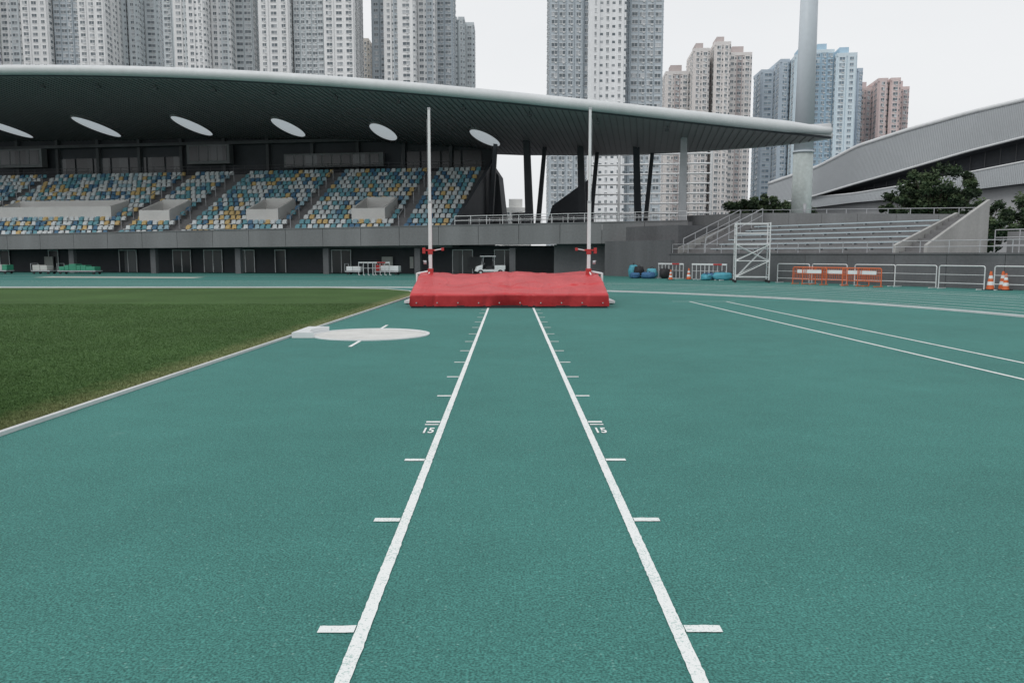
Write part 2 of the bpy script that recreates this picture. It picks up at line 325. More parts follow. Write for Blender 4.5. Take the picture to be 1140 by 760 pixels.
# ------------------------------------------------------------------ grandstand
GS=empty('grandstand',(-41.3,65,0),-math.atan(.1676))
xz=np.array([-30,3.7,18.4,38.2,52.7,63.1]); zz=np.array([15.6,15.15,14.3,12.6,10.5,9.25])
pc=np.polyfit(xz,zz,4)
def zf(x): return float(np.polyval(pc,x)) if x>-5 else float(np.polyval(pc,-5))+ (x+5)*-.01
def yb(x): return float(np.interp(x,[-40,0,20,34,40,46,51,55,59,61.5,63.1],[22,22,22,21.5,19.5,16,12.2,8.2,3.6,.2,-2.8]))
def sl(x): return float(np.interp(x,[0,36,63],[.09,.045,.03]))
def soff(x,y): return zf(x)-.38-sl(x)*(y+3)
XS=list(np.linspace(-32,52,57))+list(np.linspace(53,63.1,16))
g=MB()
def sec(x):
    b=yb(x); m=(b-3)/2
    return [(x,-3,soff(x,-3)),(x,-3,zf(x)+.32),(x,m,zf(x)+.55-sl(x)*(m+3)*.6),(x,b,soff(x,b)+.45),(x,b,soff(x,b))]
S=[sec(x) for x in XS]
for a,c in zip(S[:-1],S[1:]):
    for i in range(5):
        j=(i+1)%5; g.face([a[i],a[j],c[j],c[i]],1 if i in(1,2) else (0 if i==4 else 2))
g.face(S[0][::-1],2)
g.obj('roof_shell',[m_soffit,m_roof,m_fascia],GS)
g=MB(); g.tube([(x,-3.15,zf(x)+.02) for x in XS],.36,18,taper=.5); g.tube([(x,-3.0,zf(x)-.36) for x in XS],.07,8,1); o=g.obj('roof_edge_tube',[m_fascia,m_dark],GS,True)
g=MB(); g.tube([(x,yb(x)+.05,soff(x,yb(x))+.2) for x in XS if x>34],.24,10); g.obj('roof_back_edge_tube',[m_fascia],GS,True)
g=MB(); x=-31.5
while x<62.3:
    y1=yb(x)-.25
    g.hexa([(x-.03,-2.7,soff(x,-2.7)-.07),(x+.03,-2.7,soff(x,-2.7)-.07),(x+.03,y1,soff(x,y1)-.07),(x-.03,y1,soff(x,y1)-.07),
            (x-.03,-2.7,soff(x,-2.7)-.002),(x+.03,-2.7,soff(x,-2.7)-.002),(x+.03,y1,soff(x,y1)-.002),(x-.03,y1,soff(x,y1)-.002)])
    x+=.45
g.obj('soffit_ribs',[M('soffit_rib_metal',(.24,.22,.228),.5,.1)],GS)
m_sky,t,b,N,L=nt('skylight_glow_panel'); b.inputs['Base Color'].default_value=(.7,.74,.76,1); b.inputs['Emission Color'].default_value=(.86,.94,1,1); b.inputs['Emission Strength'].default_value=.36  # weak emission imitates bright sky seen through the roof openings
g=MB(); g2=MB()
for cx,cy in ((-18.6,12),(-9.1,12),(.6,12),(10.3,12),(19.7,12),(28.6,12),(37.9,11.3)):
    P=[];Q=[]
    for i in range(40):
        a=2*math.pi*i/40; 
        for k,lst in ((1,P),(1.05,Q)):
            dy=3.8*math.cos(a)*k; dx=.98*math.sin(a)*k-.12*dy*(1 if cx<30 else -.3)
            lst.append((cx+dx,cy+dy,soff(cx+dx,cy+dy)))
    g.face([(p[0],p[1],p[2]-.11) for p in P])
    for i in range(40):
        j=(i+1)%40; g2.hexa([(*P[i][:2],P[i][2]-.15),(*P[j][:2],P[j][2]-.15),(*Q[j][:2],Q[j][2]-.15),(*Q[i][:2],Q[i][2]-.15),P[i],P[j],Q[j],Q[i]])
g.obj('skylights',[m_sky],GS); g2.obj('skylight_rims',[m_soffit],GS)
g=MB()
for x in np.arange(-27,56,4.7):
    y=-1.2; z0=soff(x,y); g.cyl((x,y,z0),(x,y,z0-.2),.03,.03,6,0); g.box(x-.15,x+.15,y-.12,y+.12,z0-.36,z0-.2,0)
g.obj('roof_floodlights',[m_concD],GS)
def pt(x): return float(np.interp(x,[-32,0,54.5],[2.95,3.02,3.80]))
def pb(x): return float(np.interp(x,[-32,0,54.5],[1.85,1.88,2.3]))
g=MB(); 
xs=np.linspace(-32,54.5,30)
for a,c in zip(xs[:-1],xs[1:]):
    g.hexa([(a+.015,0,pb(a)),(c-.015,0,pb(c)),(c-.015,.3,pb(c)),(a+.015,.3,pb(a)),(a+.015,0,pt(a)),(c-.015,0,pt(c)),(c-.015,.3,pt(c)),(a+.015,.3,pt(a))])
g.obj('parapet',[m_conc],GS)
g=MB()
for a,c in zip(xs[:-1],xs[1:]):
    g.hexa([(a,-.04,pt(a)+.005),(c,-.04,pt(c)+.005),(c,.36,pt(c)+.005),(a,.36,pt(a)+.005),(a,-.04,pt(a)+.07),(c,-.04,pt(c)+.07),(c,.36,pt(c)+.07),(a,.36,pt(a)+.07)])
    g.hexa([(a,.02,pb(a)+.05),(c,.02,pb(c)+.05),(c,4.6,pb(c)+.05),(a,4.6,pb(a)+.05),(a,.02,pb(a)+.3),(c,.02,pb(c)+.3),(c,4.6,pb(c)+.3),(a,4.6,pb(a)+.3)],1)
g.obj('coping_and_slab',[m_conc,m_concD],GS)
g=MB()
g.box(-32,45,4,4.3,0,2.15,1)
x=-30
while x<46:
    g.box(x-.22,x+.22,.6,1.0,0,1.95,0); x+=7.2
g.box(45.2,54.5,1.2,1.5,0,2.3,0)
g.box(50.4,51.4,1.15,1.19,0,1.95,1); g.box(50.3,50.4,1.12,1.19,0,2.05,2); g.box(51.4,51.5,1.12,1.19,0,2.05,2)
g.box(54.5,54.8,0,20,0,3.75,0)
g.box(45,45.2,1.2,4.3,0,2.2,0)
g.obj('ground_floor_walls',[m_concD,m_dark,m_white],GS)
g=MB(); x=-28
rnd=random.Random(3)
while x<44:
    if rnd.random()<.8 and not(30<x<35):
        w=1.6 if rnd.random()<.7 else .9
        g.box(x,x+w,3.9,3.96,.02,1.78,0)
        k=2 if w>1 else 1
        for i in range(k+1): g.box(x+i*w/k-.03,x+i*w/k+.03,3.86,3.9,.02,1.8,1)
        g.box(x-.03,x+w+.03,3.855,3.9,1.8,1.87,1)
        x+=w+.9+rnd.random()
    else: x+=2.2
g.obj('doors',[m_glassD,m_alu],GS)
g=MB()
for (x0,x1,c) in ((-12,-6,0),(31,31.9,1),(33.3,33.6,1),(46.2,46.7,2),(38,39.2,0),(1,1.8,1)):
    g.box(x0,x1,3.70,3.80,.4,1.3,c)
g.obj('notice_boards',[m_concD,m_concL,m_red],GS)
g=MB()
for i in range(17):
    g.box(-32,37.3,1.3+.85*i,2.15+.85*i+.002,2.0,2.35+.42*i,0)
g.obj('terrace_steps',[m_step],GS)
voms=[(28.2,31.0,5,7),(19.1,21.9,5,7),(9.4,12.2,5,7),(-4.8,6.2,6,7),(-19,-15.5,5,7)]
aisles=[32.3,23.2,13.4,8.1,-6.8,-14.8,-24]
cols=[M('seat_white',(.66,.70,.71),.5,.06),M('seat_teal',(.13,.34,.40),.5,.06),M('seat_blue',(.06,.17,.29),.5,.06),M('seat_yellow',(.60,.43,.18),.5,.06),M('seat_paleblue',(.32,.48,.55),.5,.06)]
g=MB(); rnd=random.Random(11)
for i in range(1,16):
    y=1.5+.85*i; z=2.35+.42*i
    x=-31.6
    while x<36.8:
        xc=x; x+=.5
        if any(abs(xc-a)<.6 for a in aisles): continue
        if any(v[0]-.4<xc<v[1]+.1 and v[2]-1<=i<=v[3] for v in voms): continue
        c=rnd.choices(range(5),[.36,.21,.15,.12,.16])[0]
        g.hexa([(xc+.02,y+.30,z+.34),(xc+.42,y+.30,z+.34),(xc+.42,y+.35,z+.34),(xc+.02,y+.35,z+.34),(xc+.06,y+.38,z+.70),(xc+.38,y+.38,z+.70),(xc+.38,y+.43,z+.70),(xc+.06,y+.43,z+.70)],c)
        if rnd.random()<.35: g.box(xc+.03,xc+.41,y-.08,y+.3,z+.34,z+.39,c,skip=(0,))
        else: g.hexa([(xc+.03,y+.16,z+.36),(xc+.41,y+.16,z+.36),(xc+.41,y+.20,z+.36),(xc+.03,y+.20,z+.36),(xc+.05,y+.22,z+.62),(xc+.39,y+.22,z+.62),(xc+.39,y+.26,z+.62),(xc+.05,y+.26,z+.62)],c)
g.obj('seats',cols,GS)
g=MB()
for v in voms:
    y0=1.3+.85*(v[2]-1); y1=1.3+.85*(v[3]+1); z0=2.35+.42*(v[2]-1); zt=z0+1.15; zt2=2.35+.42*v[3]+.95
    for xa in (v[0],v[1]-.2):
        g.hexa([(xa,y0,z0-.3),(xa+.2,y0,z0-.3),(xa+.2,y1,z0-.3),(xa,y1,z0-.3),(xa,y0,zt),(xa+.2,y0,zt),(xa+.2,y1,zt2),(xa,y1,zt2)],0)
    g.box(v[0]+.2,v[1]-.2,y0+.0,y0+.2,z0-.3,zt,0)
    g.box(v[0]+.2,v[1]-.2,y1-.2,y1,z0-.3,zt2+.05,0)
g.obj('vomitory_walls',[m_vom],GS)
g=MB()
for a in aisles:
    for i in range(16):
        g.box(a-.45,a+.55,1.3+.85*i-.3,1.3+.85*i-.002,2.1,2.35+.42*i-.21,0)
    for i in (3,8,12):
        y=1.6+.85*i; z=2.35+.42*i
        g.path([(a,y,z),(a,y,z+.95),(a,y+1.7,z+1.79),(a,y+1.7,z+.84)],.03,6,1)
g.obj('aisle_steps_and_rails',[m_step,m_steel],GS)
g=MB()
g.box(-32,37.3,17.6,17.9,2,14.9,0)
for x in np.arange(-31,37,4.6): g.box(x-.15,x+.15,17.2,17.6,9,14.6,1)
g.box(-32,37.3,15.8,17.5,2,9.0,1)
g.box(-32,37.2,16.8,17.15,12.2,12.5,1)
for x0,x1 in ((7,11.5),(-14,-9),):
    g.box(x0,x1,16.3,17.1,10.3,12.15,2); g.box(x0+.3,x1-.3,16.27,16.3,10.6,12.0,3)
    for k in range(1,4): xx=x0+.3+(x1-x0-.6)*k/4; g.box(xx-.04,xx+.04,16.24,16.27,10.6,12.0,2)
g.box(17,27,16.6,17.1,9.8,11.1,2)
for x in np.arange(17.2,26.6,.95): g.box(x,x+.8,16.56,16.6,9.95,10.95,3)
for x in np.arange(-8,6,2.0): g.box(x,x+1.8,17.5,17.58,9.6,11.2,3)
for x in np.arange(28.5,36,2.0): g.box(x,x+1.8,17.5,17.58,9.6,11.2,3)
g.obj('back_wall',[m_dark,m_concD,m_conc,m_glassD],GS)
g=MB()
for x in np.arange(-31,37,1.2): g.cyl((x,15.7,9.0),(x,15.7,10.0),.025,.025,6)
for z in (9.35,9.7,10.0): g.cyl((-31,15.7,z),(37,15.7,z),.025,.025,6)
g.obj('top_rail',[m_concD],GS)
g=MB()
g.hexa([(37.32,.6,2.2),(37.6,.6,2.2),(37.6,17.5,2.2),(37.32,17.5,2.2),(37.32,.6,3.6),(37.6,.6,3.6),(37.6,17.5,10.4),(37.32,17.5,10.4)])
g.hexa([(37.62,15,3.4),(38.9,15,3.4),(38.9,17.8,3.4),(37.62,17.8,3.4),(37.62,15.5,9.6),(38.3,15.5,8.6),(38.3,17.8,8.6),(37.62,17.8,9.6)])
g.obj('end_wall',[m_dark],GS)
g=MB()
for a,c in zip(np.linspace(37.65,54.5,6)[:-1],np.linspace(37.65,54.5,6)[1:]):
    g.hexa([(a,.31,pt(a)-.8),(c,.31,pt(c)-.8),(c,20,pt(c)-.8),(a,20,pt(a)-.8),(a,.31,pt(a)-.5),(c,.31,pt(c)-.5),(c,20,pt(c)-.5),(a,20,pt(a)-.5)])
g.obj('concourse_deck',[m_conc],GS)
g=MB()
def rail(mb,p0,p1,h,n_,bars,r=.025,mi=0):
    p0=Vector(p0);p1=Vector(p1)
    for i in range(n_+1):
        q=p0.lerp(p1,i/n_); mb.cyl(q,q+Vector((0,0,h)),r,r,6,mi)
    for k in bars: mb.cyl(p0+Vector((0,0,h*k)),p1+Vector((0,0,h*k)),r,r,6,mi)
rail(g,(37.8,.2,pt(38)+.05),(54.4,.2,pt(54.4)+.05),.65,14,(.5,1.0))
rail(g,(37.8,5,pt(38)),(54.4,5,pt(54.4)),.75,20,(.33,.66,1.0))
for k in range(9): g.cyl((46.3,19.2,4.4+k*.9),(57.5,19.2,4.4+k*.9),.09,.09,6)
for x in (46.3,49.1,51.9,54.7,57.5): g.cyl((x,19.2,0),(x,19.2,11.8),.13,.13,8)
g.obj('concourse_rails',[m_alu],GS)
g=MB()
def col(xb,yb_,xt,yt,w=.25,mi=0):
    zb=3.3; zt=soff(xt,yt)+.05
    g.hexa([(xb-w,yb_-w*1.4,zb),(xb+w,yb_-w*1.4,zb),(xb+w,yb_+w*1.4,zb),(xb-w,yb_+w*1.4,zb),(xt-w*.8,yt-w,zt),(xt+w*.8,yt-w,zt),(xt+w*.8,yt+w,zt),(xt-w*.8,yt+w,zt)],mi)
for x in (41.7,46.3,51.0):
    col(x,12,x-.25,11.5 if x<50 else 9,.32); col(x+.5,12.9,x+1.05,13.7 if x<50 else 11,.2)
col(54.2,2.5,54.2,2.5,.28,1)
col(37.95,13,38.3,14,.2)
g.obj('roof_columns',[m_dark,m_steel],GS)
g=MB(); g.hexa([(42.2,17.5,3.3),(47,17.5,3.3),(47,18.5,3.3),(42.2,18.5,3.3),(43.0,17.5,6.0),(46.4,17.5,8.4),(46.4,18.5,8.4),(43.0,18.5,6.0)]); g.box(39.8,40.9,14,17,3.3,5.2); g.obj('service_block',[m_dark],GS)
# ------------------------------------------------------------------ bend terrace + walls
BT=empty('bend_terrace',(10.8,50,0),-R(57))
g=MB()
for a in np.arange(-1,34,2.5): g.box(a+.01,a+2.49,0,.3,0,1.5)
g.box(-7.5,-1.01,0,.3,0,2.4)
g.box(-1.2,34,-.05,.35,1.503,1.57)
g.obj('retaining_wall',[m_concD],BT)
g=MB(); g.box(-7.4,34,.31,14,.3,1.45); g.obj('upper_deck',[m_conc],BT)
g=MB()
for i in range(6):
    g.box(.6,13,1.6+.8*i,2.4+.8*i if i<5 else 6.9,1.46,1.72+.29*i,0)
    g.box(.7,12.9,1.75+.8*i,2.1+.8*i,1.80+.29*i,1.87+.29*i,1)
    for x in np.arange(1,13,1.5): g.box(x,x+.08,1.8+.8*i,2.05+.8*i,1.72+.29*i,1.80+.29*i,2)
g.obj('bench_terrace',[m_step,M('bench_paleblue',(.46,.54,.58),.5,.08),m_steel],BT)
g=MB()
bx=np.linspace(-7.3,14.6,10)
def bt(x): return float(np.interp(x,[-8,0,14.6],[4.35,4.25,3.55]))
for a,c in zip(bx[:-1],bx[1:]):
    g.hexa([(a+.01,7,1.4),(c-.01,7,1.4),(c-.01,7.3,1.4),(a+.01,7.3,1.4),(a+.01,7,bt(a)),(c-.01,7,bt(c)),(c-.01,7.3,bt(c)),(a+.01,7.3,bt(a))])
g.box(14.8,34,9,9.3,1.4,2.7)
g.obj('back_wall',[m_conc],BT)
g=MB()
for i in range(9):
    g.box(-1.6,.5,1.7+.55*i,2.25+.55*i,1.46,1.64+.22*i,0)
    g.box(13.2,14.6,1.7+.55*i,2.25+.55*i,1.46,1.64+.22*i,0)
for x in (13.02,14.62,-1.8):
    g.hexa([(x,1.4,1.45),(x+.17,1.4,1.45),(x+.17,7,1.45),(x,7,1.45),(x,1.4,1.95),(x+.17,1.4,1.95),(x+.17,7,4.3 if x>14 else 3.7),(x,7,4.3 if x>14 else 3.7)],1)
g.obj('stairs',[m_step,M('stair_parapet_concrete',(.36,.36,.35),.8,.2,.8,8,.15,streak=True)],BT)
g=MB()
rail(g,(-1.4,1.5,1.6),(-1.4,6.8,3.6),.9,5,(.5,1),.03)
rail(g,(.5,1.5,1.6),(.5,6.8,3.6),.9,5,(.5,1),.03)
rail(g,(-1,.15,1.57),(34,.15,1.57),.55,26,(.5,1),.02)
rail(g,(14.9,7.5,1.45),(34,7.5,1.45),1.3,16,(.4,.7,1),.03)
rail(g,(-7,7.15,bt(-7)),(14.5,7.15,bt(14.5)),.35,16,(1,),.02)
g.obj('handrails',[m_steel],BT)
g=MB(); g.box(-7.3,-1.9,1.5,6.9,1.46,3.4); g.obj('corner_block',[m_concD],BT)
# ------------------------------------------------------------------ scaffold tower
SF=empty('scaffold_tower',(12.9,42.6,0),R(-12))
g=MB(); W=.85;Dp=.65
for x in(-W,W):
    for y in(-Dp,Dp):
        g.cyl((x,y,.15),(x,y,3.15),.035,.035,8); g.cyl((x,y-.03,.08),(x,y+.03,.08),.08,.08,10,1)
    for z in np.arange(.4,3.1,.42): g.cyl((x,-Dp,z),(x,Dp,z),.025,.025,6)
for z in (.3,1.15,2.0,2.6,3.1):
    for y in(-Dp,Dp): g.cyl((-W,y,z),(W,y,z),.025,.025,6)
for y in(-Dp,Dp):
    g.cyl((-W,y,.3),(W,y,1.15),.02,.02,6); g.cyl((W,y,1.15),(-W,y,2.0),.02,.02,6); g.cyl((-W,y,.3+.85),(W,y,2.0),.02,.02,6)
g.box(-W+.03,W-.03,-Dp+.03,Dp-.03,1.98,2.04,0)
g.hexa([(-W+.05,-.3,.3),(-W+.12,-.3,.3),(-W+.12,.1,.3),(-W+.05,.1,.3),(W-.12,-.3,2.0),(W-.05,-.3,2.0),(W-.05,.1,2.0),(W-.12,.1,2.0)],0)
g.obj('frame',[m_alu,m_blk],SF)
# ------------------------------------------------------------------ barriers
def barrier(t,off,mat,name,ang=0,h=1.0,w=2.0):
    ca,sa=math.cos(-R(57)),math.sin(-R(57))
    X=10.8+ca*t-sa*off; Y=50+sa*t+ca*off
    g=MB(); r=.08; og=mat is m_orange; k=0
    pts=[(-w/2,0,.02),(-w/2,0,h-r)]+[(-w/2+r-r*math.cos(R(a)),0,h-r+r*math.sin(R(a))) for a in(30,60,90)]+[(w/2-r+r*math.sin(R(a)),0,h-r+r*math.cos(R(a))) for a in(0,30,60,90)]+[(w/2,0,.02)]
    g.path(pts,.025,8); g.cyl((-w/2,0,.25),(w/2,0,.25),.018,.018,6); g.cyl((-w/2,0,h*.62),(w/2,0,h*.62),.013,.013,6)
    if og:
        for i in range(13): x=-w/2+w*(i+1)/14; g.cyl((x,0,.25),(x,0,h-.02),.012,.012,5)
        g.box(-w*.3,w*.3,-.02,-.01,h*.66,h*.86,1)
    for x in(-w/2+.15,w/2-.15): g.box(x-.03,x+.03,-.28,.28,0,.04)
    o=g.obj(name,[mat,m_white]); o.location=(X,Y,0); o.rotation_euler=(0,0,-R(57)+ang)
rb=random.Random(4)
for i,t in enumerate(np.arange(9.2,24,2.16)): barrier(t+rb.uniform(-.06,.06),-1.0+rb.uniform(-.2,.2),m_alu,'crowd_barrier',rb.uniform(-.1,.1),1.0)
for t,o_ in ((10.4,-1.9),(11.1,-2.05),(12.1,-1.85),(13.3,-1.95),(14.1,-2.1)): barrier(t,o_,m_orange,'safety_barrier',rb.uniform(-.15,.15),.85,1.3)
def cone(x,y,s=1,name='traffic_cone'):
    g=MB(); g.box(-.2*s,.2*s,-.2*s,.2*s,0,.04*s,2)
    zs=[.04,.2,.34,.46,.58,.75]; rr=lambda z:.15-(z-.04)*.155
    for i in range(5): g.cyl((0,0,zs[i]*s),(0,0,zs[i+1]*s),rr(zs[i])*s,rr(zs[i+1])*s,18,1 if i in(1,3) else 0,cap=(i==4))
    o=g.obj(name,[m_orange,m_white,m_blk]); o.location=(x,y,0); o.rotation_euler=(0,0,.4)
cone(20.3,33.6,1.05); cone(21.0,33.9,1.05); cone(20.7,33.2,.95); cone(10.7,47.6,.9); cone(9.5,47.0,.8)
def blob(x,y,sx,sy,sz,mat,name):
    g=MB(); n1,n2=14,9
    rows=[]
    for j in range(n2+1):
        ph=math.pi*(j/n2)-math.pi/2; row=[]
        for i in range(n1):
            th=2*math.pi*i/n1; k=1+.25*noise.noise(Vector((math.cos(th)*2+x,math.sin(th)*2+y,ph*2)))
            cx=abs(math.cos(ph))**.35
            ct,st_=math.cos(th),math.sin(th); ct=math.copysign(abs(ct)**.6,ct); st_=math.copysign(abs(st_)**.6,st_)
            row.append(len(g.v)); g.v.append((sx*cx*ct*k,sy*cx*st_*k,max(0,sz*.5+sz*.5*math.sin(ph)*k)))
        rows.append(row)
    for j in range(n2):
        for i in range(n1):
            k=(i+1)%n1; g.f.append((rows[j][i],rows[j][k],rows[j+1][k],rows[j+1][i])); g.m.append(0)
    g.path([(-sx*.4,0,sz*.9),(-sx*.2,0,sz*1.15),(sx*.2,0,sz*1.15),(sx*.4,0,sz*.9)],.02,6,1)
    o=g.obj(name,[mat,m_blk],None,True); o.location=(x,y,0); o.rotation_euler=(0,0,x)
for x,y,sx,sy,sz,mt in ((12.3,46.2,.55,.3,.45,m_cyan),(12.0,47.2,.6,.35,.4,m_blue),(11.4,46.2,.3,.25,.35,m_cyan),(8.6,49.5,.45,.3,.4,m_blue),(9.0,50.4,.35,.3,.6,m_cyan),(7.9,50.2,.4,.3,.35,m_blue),(9.7,49.6,.35,.25,.6,m_blk),(8.3,51,.3,.3,.7,m_blk),(8.0,51.4,.3,.3,.8,m_cyan)):
    blob(x,y,sx,sy,sz,mt,'equipment_bag')
def hurdle(x,y,rz,c):
    g=MB(); w=.6
    for s in(-w,w):
        g.box(s-.03,s+.03,-.35,.35,0,.05,0); g.box(s-.02,s+.02,.30,.34,.05,.95,0)
    g.box(-w-.02,w+.02,.28,.30,.86,.95,1); g.box(-w*.5,w*.5,.275,.28,.862,.948,2)
    g.cyl((-w,.32,.5),(w,.32,.5),.015,.015,6,0)
    o=g.obj('hurdle',[m_alu,m_white,c]); o.location=(x,y,0); o.rotation_euler=(0,0,rz)
for i in range(5): hurdle(11.2+.18*i,47.6-.3*i,R(-50),m_red)
for i in range(4): hurdle(9.6+.16*i,50.2-.28*i,R(-55),m_red)
for i in range(4): hurdle(-10.2+.35*i,57.6-.06*i,.3,m_red)
CT=empty('utility_cart',(-1.4,58.2,0),R(8)); CT.scale=(.82,.82,.82)
g=MB(); g.box(-1.25,1.2,-.55,.55,.3,.5,0); g.hexa([(-1.35,-.5,.35),(-.75,-.5,.35),(-.75,.5,.35),(-1.35,.5,.35),(-1.2,-.45,.75),(-.7,-.5,.9),(-.7,.5,.9),(-1.2,.45,.75)],0)
g.box(-.35,.15,-.5,.5,.5,.78,1); g.hexa([(.1,-.5,.78),(.2,-.5,.78),(.2,.5,.78),(.1,.5,.78),(.2,-.5,1.2),(.28,-.5,1.2),(.28,.5,1.2),(.2,.5,1.2)],1)
g.box(.35,1.3,-.55,.55,.5,.56,0); 
for a in((.35,.4,-.55,.55),(1.25,1.3,-.55,.55),(.4,1.25,-.55,-.5),(.4,1.25,.5,.55)): g.box(*a,.56,.85,0)
g.box(-.85,.45,-.58,.58,1.62,1.68,0)
for y in(-.5,.5):
    g.cyl((-.72,y,.85),(-.6,y,1.62),.022,.022,6,2); g.cyl((.3,y,.8),(.3,y,1.62),.022,.022,6,2)
g.cyl((-.6,-.25,.9),(-.48,-.25,1.05),.02,.02,6,2)
g.obj('body',[m_white,m_blk,m_steel],CT,bevel=.02)
g=MB()
for x in(-.9,.85):
    for y in(-.5,.5): g.cyl((x,y-.08,.24),(x,y+.08,.24),.24,.24,18,0); g.cyl((x,y-.09,.24),(x,y+.09,.24),.11,.11,12,1)
g.obj('wheels',[m_blk,m_alu],CT)
def trolley(x,y,w,c,name,load):
    e=empty(name,(x,y,0),R(-9))
    g=MB(); g.box(-w/2,w/2,-.4,.4,.2,.28,0)
    for s in(-w/2+.2,w/2-.2):
        for t in(-.33,.33): g.cyl((s,t-.03,.1),(s,t+.03,.1),.1,.1,12,1)
    g.cyl((-w/2,-.38,.28),(-w/2,-.38,.8),.02,.02,6,0); g.cyl((-w/2,.38,.28),(-w/2,.38,.8),.02,.02,6,0); g.cyl((-w/2,-.38,.8),(-w/2,.38,.8),.02,.02,6,0)
    g.obj('frame',[m_steel,m_blk],e)
    g=MB(); k=-w/2+.1
    while k<w/2-.3:
        ww=random.uniform(.3,.8); g.box(k,min(k+ww,w/2),-.35,.35,.29,.29+random.uniform(.25,.5),random.randrange(len(load))); k+=ww+.03
    g.obj('crates',load,e,bevel=.02)
trolley(-32.6,60.8,3.2,0,'equipment_trolley',[m_green]); trolley(-35.6,61.3,1.6,0,'equipment_trolley',[m_concL,m_concD]); trolley(-39.5,62,2.0,0,'equipment_trolley',[m_concL,m_green])
trolley(-8.9,58.6,1.8,0,'equipment_trolley',[m_red,m_white]); trolley(-11.5,59.4,1.2,0,'equipment_trolley',[m_white,m_alu])
# ------------------------------------------------------------------ floodlight mast
FM=empty('floodlight_mast',(21.75,60,0))
g=MB(); g.cyl((0,0,0),(0,0,1.2),1.0,1.0,24,1); g.cyl((0,0,1.2),(0,0,9.0),.72,.70,32,1); g.cyl((0,0,9.0),(0,0,24),.69,.58,32,0); g.cyl((0,0,24),(0,0,40),.58,.42,32,0)
g.cyl((0,0,8.93),(0,0,9.07),.76,.76,32,0); g.box(-.12,.12,-.735,-.68,4,5.2,2)
g.obj('pole',[M('mast_paint',(.52,.57,.61),.45,.08,.4,3,streak=True),M('mast_base_paint',(.44,.49,.48),.55,.3,.8,5,streak=True),m_steel],FM,False)
for p in FM.children[0].data.polygons:
    if abs(p.normal.z)<.5 and len(p.vertices)==4: p.use_smooth=True
g=MB(); g.box(-3,3,-.15,.15,40,40.3,0); g.box(-3,3,-.15,.15,42,42.3,0); g.box(-.2,.2,-.2,.2,40,42.3,0)
for x in np.linspace(-2.7,2.7,6):
    for z in(40.5,42.5): g.hexa([(x-.35,-.6,z),(x+.35,-.6,z),(x+.2,-.1,z+.1),(x-.2,-.1,z+.1),(x-.35,-.5,z+.6),(x+.35,-.5,z+.6),(x+.2,-.05,z+.5),(x-.2,-.05,z+.5)],1)
g.obj('lamp_head',[m_steel,m_white],FM)
# ------------------------------------------------------------------ sports hall
HL=empty('sports_hall')
st=[(40.6,128,12.6,9.0,8.95,8.0),(44.4,118,14.1,9.9,9.8,8.3),(46.6,110,16.0,10.9,9.7,8.5),(50,103,17.1,12.1,10.2,8.6),(54.7,97,18.3,13.7,11.2,9.1),(59.1,92,19.1,14.9,12.1,9.6),(68,82,20.2,16.3,13,10),(80,70,20.8,17,13.5,10),(95,55,20.5,17,13.5,10)]
st=np.array(st); tt=np.arange(len(st)); fine=np.linspace(0,len(st)-1,97)
S=np.array([np.interp(fine,tt,st[:,k]) for k in range(6)]).T
for k in range(6):
    for _ in range(3): S[1:-1,k]=(S[:-2,k]+2*S[1:-1,k]+S[2:,k])/4
nrm=[]
for i in range(len(S)):
    a=S[max(i-1,0)];b_=S[min(i+1,len(S)-1)]; d=Vector((b_[0]-a[0],b_[1]-a[1])).normalized(); nrm.append(Vector((-d.y,d.x)))
if nrm[40].dot(Vector((1,1)))<0: nrm=[-q for q in nrm]
g=MB(); ribs=MB()
def P(i,off,z): return (S[i][0]+nrm[i].x*off,S[i][1]+nrm[i].y*off,z)
for i in range(len(S)-1):
    j=i+1
    T,U,L_,B=[S[i][k] for k in(2,3,4,5)]; T2,U2,L2,B2=[S[j][k] for k in(2,3,4,5)]
    g.face([P(i,0,U),P(j,0,U2),P(j,.6,T2),P(i,.6,T)],0)
    g.face([P(i,.6,T),P(j,.6,T2),P(j,2.2,T2+.5),P(i,2.2,T+.5)],3)
    g.face([P(i,2.2,T+.5),P(j,2.2,T2+.5),P(j,40,T2+3),P(i,40,T+3)],3)
    g.face([P(i,0,U),P(j,0,U2),P(j,3,U2-.1),P(i,3,U-.1)],1)
    g.face([P(i,3,L_-.2),P(j,3,L2-.2),P(j,3,U2),P(i,3,U)],1)
    g.face([P(i,.4,L_),P(j,.4,L2),P(j,3.1,L2),P(i,3.1,L_)],0)
    g.face([P(i,.2,B),P(j,.2,B2),P(j,.4,L2),P(i,.4,L_)],0)
    g.face([P(i,.2,B),P(j,.2,B2),P(j,1.6,B2),P(i,1.6,B)],1)
    g.face([P(i,1.6,0),P(j,1.6,0),P(j,1.6,B2+.1),P(i,1.6,B+.1)],2)
    for q_ in range(3):
        f=(q_+.5)/3; 
        def I(o1,z1,o2,z2): 
            a=Vector(P(i,o1,z1)).lerp(Vector(P(j,o1,z2)),f); return a
        a=I(-.04,U+.05,0,U2+.05); b_=I(.56,T-.05,0,T2-.05); ribs.cyl(a,b_,.04,.04,4)
        a=I(.17,B+.05,0,B2+.05); b_=I(.37,L_-.05,0,L2-.05); ribs.cyl(a,b_,.035,.035,4)
g.face([P(0,0,0),P(0,40,0),P(0,40,15),P(0,2.2,13.1),P(0,0,S[0][3])],2)
m_hall=M('hall_cladding',(.46,.49,.51),.5,.1,.15,2)
m_hallw=M('hall_concrete',(.36,.37,.38),.8,.12,.3,3,streak=True)
g.obj('facade',[m_hall,m_dark,m_hallw,m_roof],HL)
ribs.obj('cladding_seams',[M('hall_seams',(.32,.34,.36),.5,.05)],HL)
